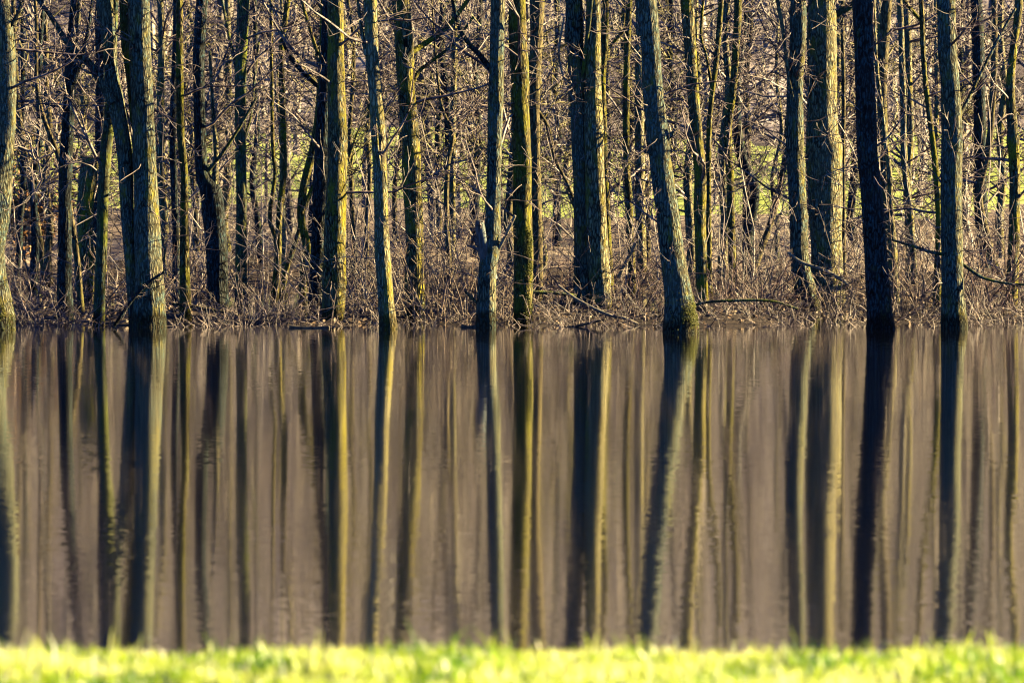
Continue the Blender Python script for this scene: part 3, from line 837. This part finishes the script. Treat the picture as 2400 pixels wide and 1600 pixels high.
for k, a in enumerate([
        (70, 74.5, 1.5, 1.1, 26, 'dark purple bramble bush beside the moss-footed edge trunk', 'twig'),
        (215, 75.0, 1.2, 0.9, 20, 'low tangled bush at the foot of the smooth green-barked trunk', 'twig'),
        (445, 76.0, 1.5, 1.0, 20, 'shaded bush between the yellow-green slender trunk and knotted trunk', 'twig'),
        (610, 78.0, 1.6, 1.2, 22, 'thin grey bush before the little pool of the three-stemmed clump', 'twig'),
        (850, 76.5, 2.6, 1.3, 30, 'tall upright bush behind the cream-striped slim trunk', 'twig_far'),
        (1035, 72.6, 2.3, 1.2, 30, 'largest sunlit reddish bush of long arching canes beside the ochre-lit trunk', 'straw'),
        (1085, 73.8, 1.9, 1.0, 30, 'pale-caned bush crowding the side of the broken-stub trunk', 'straw'),
        (1185, 71.4, 1.1, 0.5, 14, 'small cluster of straw-coloured canes between broken-stub and moss-patched trunks', 'straw'),
        (1305, 75.8, 1.5, 1.0, 20, 'reddish bush in the gap before the forked tree', 'twig_red'),
        (1480, 75.4, 1.4, 1.2, 26, 'brown bush between the forked tree and the leaning trunk', 'twig_red'),
        (1720, 74.6, 1.3, 1.4, 40, 'dense russet bush between bright-edged slim trunk and hooked-foot trunk', 'twig_red'),
        (1800, 79.0, 1.9, 1.2, 26, 'hazy bush behind the russet one near the crooked elbow trunk', 'twig_far'),
        (1990, 73.5, 1.3, 0.7, 18, 'small bush squeezed between thickest trunk and nearly black trunk', 'straw'),
        (2140, 74.2, 2.1, 1.3, 36, 'tall yellowish bush between nearly black trunk and lichen-spotted trunk', 'straw'),
        (2310, 74.2, 1.8, 1.3, 36, 'rusty bush between lichen-spotted trunk and the last wavy trunk', 'twig_red')]):
    shrub(*a[:6], a[6], seed=k)


MAT['rust_leaf'] = twig_mat('withered_leaf', (0.30, 0.13, 0.05), (0.60, 0.32, 0.15), 3.0)
root = bpy.data.objects.new('leafy_shrub', None)
p = at(80, 400, 96.0)
root.location = (p[0], 96.0, float(terrain(np.array(p[0]), np.array(96.0))))
COL.objects.link(root)
tag(root, 'rust-brown bush of withered leaves deep behind the cream-edged trunk', 'shrub', 'bare shrubs along the flooded edge')
g = np.random.default_rng(321)
s0 = g.normal(0, 0.12, (14, 3)) * (1, 1, 0)
l1 = walk(s0, np.stack([g.normal(0, 0.2, 14), g.normal(0, 0.2, 14), np.ones(14)], -1), g.uniform(2.2, 3.9, 14), 9, 0.1, 0.0, np.full(14, 0.03), np.full(14, 0.008), g)
l2 = sprout(l1, 7, 0.2, 1.0, 45, 0.25, 0.5, 5, 0.2, 0.0, 0.007, g)
v, f = tubes([l1, l2], 3)
link('stem_foliage', mesh_np('leafy_shrub_stem', v, f, [MAT['twig']]), root)
c = np.concatenate([l2[0][:, 1:].reshape(-1, 3)] * 12)
c = c + g.normal(0, 0.16, c.shape)
u = norm(g.normal(0, 1, c.shape))
v2 = norm(np.cross(u, g.normal(0, 1, c.shape)))
a_ = g.uniform(0.04, 0.08, len(c))[:, None]
V = np.stack([c - u * a_, c + v2 * a_ * 0.5, c + u * a_, c - v2 * a_ * 0.5], 1).reshape(-1, 3)
link('foliage', mesh_np('withered_foliage', V, np.arange(len(V)).reshape(-1, 4), [MAT['rust_leaf']], False), root)


# ------------------------------------------------------------------ fallen branches and drifting wood
def branch_thing(pts, D, label, mat, name='fallen_branch', dy=0.0, side=True, seed=1, category='branch'):
    g = np.random.default_rng(seed + 500)
    c = []
    for q, (x, y, wd) in enumerate(pts):
        p = at(x, y, D + dy * q)
        c.append([*p, wd / 2 / FPX * D])
    cm = catmull(c, 12 * len(c))
    org = cm[0, :3].copy()
    root = bpy.data.objects.new(name, None)
    root.location = org
    COL.objects.link(root)
    tag(root, label, category, 'fallen wood along the flooded edge')
    link('trunk', trunk_mesh('branch_wood', cm[:, :3] - org, np.maximum(cm[:, 3], 0.006), mat, 9, seed + 0.5, 0.1, 0.0), root)
    if side:
        s1 = sprout((cm[None, ::6, :3], np.maximum(cm[None, ::6, 3], 0.005)), 9, 0.15, 1.0, 42, 0.28, 0.5, 6, 0.2, 0.02, 0.004, g)
        s2 = sprout(s1, 3, 0.2, 1.0, 45, 0.5, 0.65, 4, 0.2, 0.0, 0.0032, g)
        v, f = tubes([s1, s2], 3)
        link('crown', mesh_np('branch_twig', v - org, f, [MAT['twig']]), root)


for k, a in enumerate([
        ([(1308, 668, 5), (1350, 700, 6), (1420, 735, 7), (1465, 746, 7), (1512, 768, 5)], 70.6, 'pale fallen branch sloping from the forked tree down into the water', 'wood', 0.0),
        ([(1540, 778, 7), (1567, 742, 7), (1610, 722, 7), (1660, 708, 7), (1740, 704, 7), (1810, 706, 6), (1870, 724, 5)], 70.4, 'long mossy low branch lying along the brush from the leaning trunk', 'smooth', 0.05),
        ([(1846, 592, 6), (1880, 615, 7), (1917, 628, 8), (1955, 645, 8), (1992, 670, 6)], 73.8, 'slender bleached branch hanging across the hooked-foot trunk', 'wood', -0.02),
        ([(268, 764, 7), (290, 730, 8), (312, 700, 8), (345, 665, 8), (386, 636, 6)], 69.2, 'blue-shaded stick slanting in front of the twin-stemmed tree', 'dark', 0.0),
        ([(404, 712, 6), (450, 718, 8), (500, 727, 8), (560, 737, 6)], 71.2, 'thin grey fallen branch at the foot of the knotted trunk', 'young', 0.0),
        ([(1090, 683, 6), (1120, 712, 8), (1145, 735, 8), (1164, 752, 6)], 69.6, 'straight stick leaning on the foot of the broken-stub trunk', 'young', 0.0),
        ([(1225, 684, 9), (1270, 685, 9), (1320, 688, 8), (1350, 693, 6)], 71.8, 'short level yellowish branch between moss-patched trunk and forked tree', 'smooth', 0.1),
        ([(1450, 650, 9), (1462, 625, 9), (1478, 595, 9), (1490, 570, 10)], 75.0, 'snapped-off golden stick standing askew past the forked tree', 'wood', 0.0)]):
    branch_thing(a[0], a[1], a[2], a[3], dy=a[4], seed=k)
for k, a in enumerate([
        ([(678, 765, 9), (700, 768, 9), (735, 769, 8), (772, 767, 8)], 69.3, 'black waterlogged log afloat at the foot of the furrowed trunk'),
        ([(1080, 764, 10), (1100, 768, 10), (1120, 766, 11), (1150, 763, 8)], 69.6, 'dark drifting log against the foot of the broken-stub trunk'),
        ([(1230, 770, 6), (1290, 771, 7), (1350, 764, 7), (1420, 748, 5)], 69.8, 'curved wet dark branch afloat before the forked tree')]):
    branch_thing(a[0], a[1], a[2], 'rot', 'drift_log', side=False, seed=30 + k, category='log')


# ------------------------------------------------------------------ undergrowth, litter, far wood
def clearing(X, D):
    """True where the deep wood leaves the view to the meadow open."""
    px = X / D * FPX + 1200
    hit = np.zeros(np.shape(px), bool)
    for a, b in ((90, 275), (715, 805), (985, 1040), (1235, 1330), (1475, 1625), (1775, 1830), (2280, 2420)):
        hit |= (px > a) & (px < b)
    return hit


def brush(name, label, n, d0, d1, L, r, mat, seed, per=3, halfw=(0.165, 2.0), up=-0.05, dens=1.0, fan=0.5):
    g = np.random.default_rng(seed)
    D = d0 + (d1 - d0) * g.beta(1.0, dens, n)
    X = g.uniform(-1, 1, n) * (D * halfw[0] + halfw[1])
    clump = np.array([0.5 + 0.5 * mnoise.noise(Vector((x * 0.55, d * 0.35, seed))) for x, d in zip(X, D)])
    Z = terrain(X, D)
    ok = (Z > -0.14) & (g.uniform(0, 1, n) < (clump - 0.25) * 2.6) & ~((D > 96) & clearing(X, D) & (g.uniform(0, 1, n) < 0.8))
    D, X, Z, clump = D[ok], X[ok], Z[ok], clump[ok]
    n = len(D)
    s = np.stack([X, D, Z - 0.05], -1)
    d = np.stack([g.normal(0, fan, n), g.normal(0, fan, n), np.full(n, 1.0)], -1)
    ln = g.uniform(*L, n) * (0.5 + clump)
    r0 = g.uniform(*r, n)
    l1 = walk(s, d, ln, 6, 0.16, up, r0, r0 * 0.5, g)
    b = [l1]
    if per:
        b.append(sprout(l1, per, 0.2, 1.0, 45, 0.45, 0.7, 4, 0.2, 0.0, r[0] * 0.7, g))
    v, f = tubes(b, 3)
    o = link(name, mesh_np(name, v, f, [MAT[mat]]))
    tag(o, label, 'undergrowth', kind='stuff')


brush('brushwood_undergrowth', 'purple-brown tangle of dead twigs along the water line', 5200, 69.2, 77.0, (0.15, 0.8), (0.005, 0.011), 'twig', 11, 3, dens=1.8, fan=1.2)
brush('bramble_undergrowth', 'reddish bramble canes filling the floor among the trunks', 1700, 75.0, 94.0, (0.5, 1.6), (0.006, 0.011), 'twig_red', 12, 3, dens=1.3, fan=0.9)
brush('thicket_undergrowth', 'dense mauve-brown thicket deep inside the wood', 1700, 80.0, 130.0, (1.0, 4.5), (0.010, 0.020), 'twig_far', 13, 4, up=0.0, fan=0.7)
brush('dead_stalk_undergrowth', 'pale dead stalks standing among the brush', 420, 70.2, 90.0, (0.4, 1.6), (0.005, 0.009), 'straw', 14, 1, fan=0.8)

g = np.random.default_rng(77)
n = 14000
D = 70.0 + 40 * g.beta(1.0, 2.6, n)
X = g.uniform(-1, 1, n) * (D * 0.16 + 1)
Z = terrain(X, D)
ok = Z > -0.02
D, X, Z = D[ok], X[ok], Z[ok]
n = len(D)
c = np.stack([X, D, np.maximum(Z, 0) + g.uniform(0.01, 0.07, n)], -1)
u = norm(g.normal(0, 1, (n, 3)) * np.array((1, 1, 0.45)))
v2 = norm(np.cross(u, g.normal(0, 1, (n, 3))))
a_ = g.uniform(0.025, 0.05, n)[:, None]
V = np.stack([c - u * a_, c + v2 * a_ * 0.55, c + u * a_, c - v2 * a_ * 0.55], 1).reshape(-1, 3)
F = np.arange(4 * n).reshape(n, 4)
tag(link('leaf_litter', mesh_np('leaf_litter', V, F, [MAT['leaf']], False)), 'brown fallen leaves strewn over the wood floor', 'litter', kind='stuff')

g = np.random.default_rng(55)
B = []
for q in range(420):
    D = g.uniform(188, 330) if q < 230 else g.uniform(112, 186)
    X = g.uniform(-1, 1) * (D * 0.15 + 6)
    if q >= 230 and clearing(X, D) and g.uniform() < 0.85:
        continue
    z0 = float(terrain(np.array(X), np.array(D)))
    H = g.uniform(12, 20) if q < 230 else g.uniform(12, 20)
    tp, tr_ = walk(np.array([[X, D, z0 - 0.3]]), np.array([[g.normal(0, 0.06), g.normal(0, 0.06), 1.0]]), np.array([H]), 9, 0.05, 0.05, [g.uniform(0.14, 0.42) if q < 230 else g.uniform(0.07, 0.20)], [0.02], g)
    l1 = sprout((tp, tr_), 16, 0.1, 1.0, 58, 0.30, 0.40, 6, 0.16, 0.03, 0.026, g)
    l2 = sprout(l1, 5, 0.2, 1.0, 48, 0.5, 0.6, 4, 0.2, 0.02, 0.02, g)
    l3 = sprout(l2, 2, 0.3, 1.0, 48, 0.5, 0.7, 3, 0.2, 0.02, 0.017, g)
    B += [(tp, tr_), l1, l2, l3]
v, f = tubes(B, 3)
tag(link('distant_forest', mesh_np('distant_forest', v, f, [MAT['twig_far']])), 'bare mauve wood on the far slope beyond the meadow', 'forest', kind='stuff')

# ------------------------------------------------------------------ grass of the near bank
g = np.random.default_rng(99)
n = 120000
X = g.uniform(-3.6, 3.6, n)
D = 9.5 + 5.6 * g.beta(2.2, 1.2, n)
D = D + 0.12 * np.sin(X * 2.1) + 0.07 * np.sin(X * 5.3 + 1)
clear = np.array([mnoise.noise(Vector((x * 1.7, d * 1.7, 8.0))) for x, d in zip(X, D)])
keep = clear + g.normal(0, 0.12, n) > -0.22
X, D = X[keep], D[keep]
n = len(X)
Z = terrain(X, D)
tuft = np.array([0.5 + 0.5 * mnoise.noise(Vector((x * 2.2, d * 2.2, 3.0))) for x, d in zip(X, D)])
Hh = g.uniform(0.035, 0.085, n) * (0.4 + 1.1 * tuft ** 1.5) * np.where(g.uniform(0, 1, n) < 0.03, 1.9, 1.0)
ph = g.uniform(0, 2 * np.pi, n)
lean = g.uniform(0.1, 0.75, n)
dx = np.stack([np.cos(ph), np.sin(ph), np.zeros(n)], -1)
wv = np.stack([-np.sin(ph), np.cos(ph), np.zeros(n)], -1) * g.uniform(0.0018, 0.0038, n)[:, None]
p0 = np.stack([X, D, Z - 0.01], -1)
p1 = p0 + dx * (Hh * lean * 0.35)[:, None] + np.array((0, 0, 1.0)) * (Hh * 0.6)[:, None]
p2 = p0 + dx * (Hh * lean)[:, None] + np.array((0, 0, 1.0)) * (Hh * (1 - 0.25 * lean))[:, None]
V = np.stack([p0 - wv, p0 + wv, p1 + wv * 0.85, p1 - wv * 0.85, p2 + wv * 0.15, p2 - wv * 0.15], 1).reshape(-1, 3)
b0 = np.arange(n)[:, None] * 6
F = np.concatenate([b0 + np.array([0, 1, 2, 3]), b0 + np.array([3, 2, 4, 5])], 0)
dry_highlight = np.tile(g.uniform(0, 1, n) < 0.15, 2).astype(int)
tag(link('bank_grass', mesh_np('bank_grass', V, F, [MAT['grass'], MAT['dry_highlight_grass']], True, dry_highlight)), 'bright yellow-green sunlit grass on the near bank', 'grass', kind='stuff')
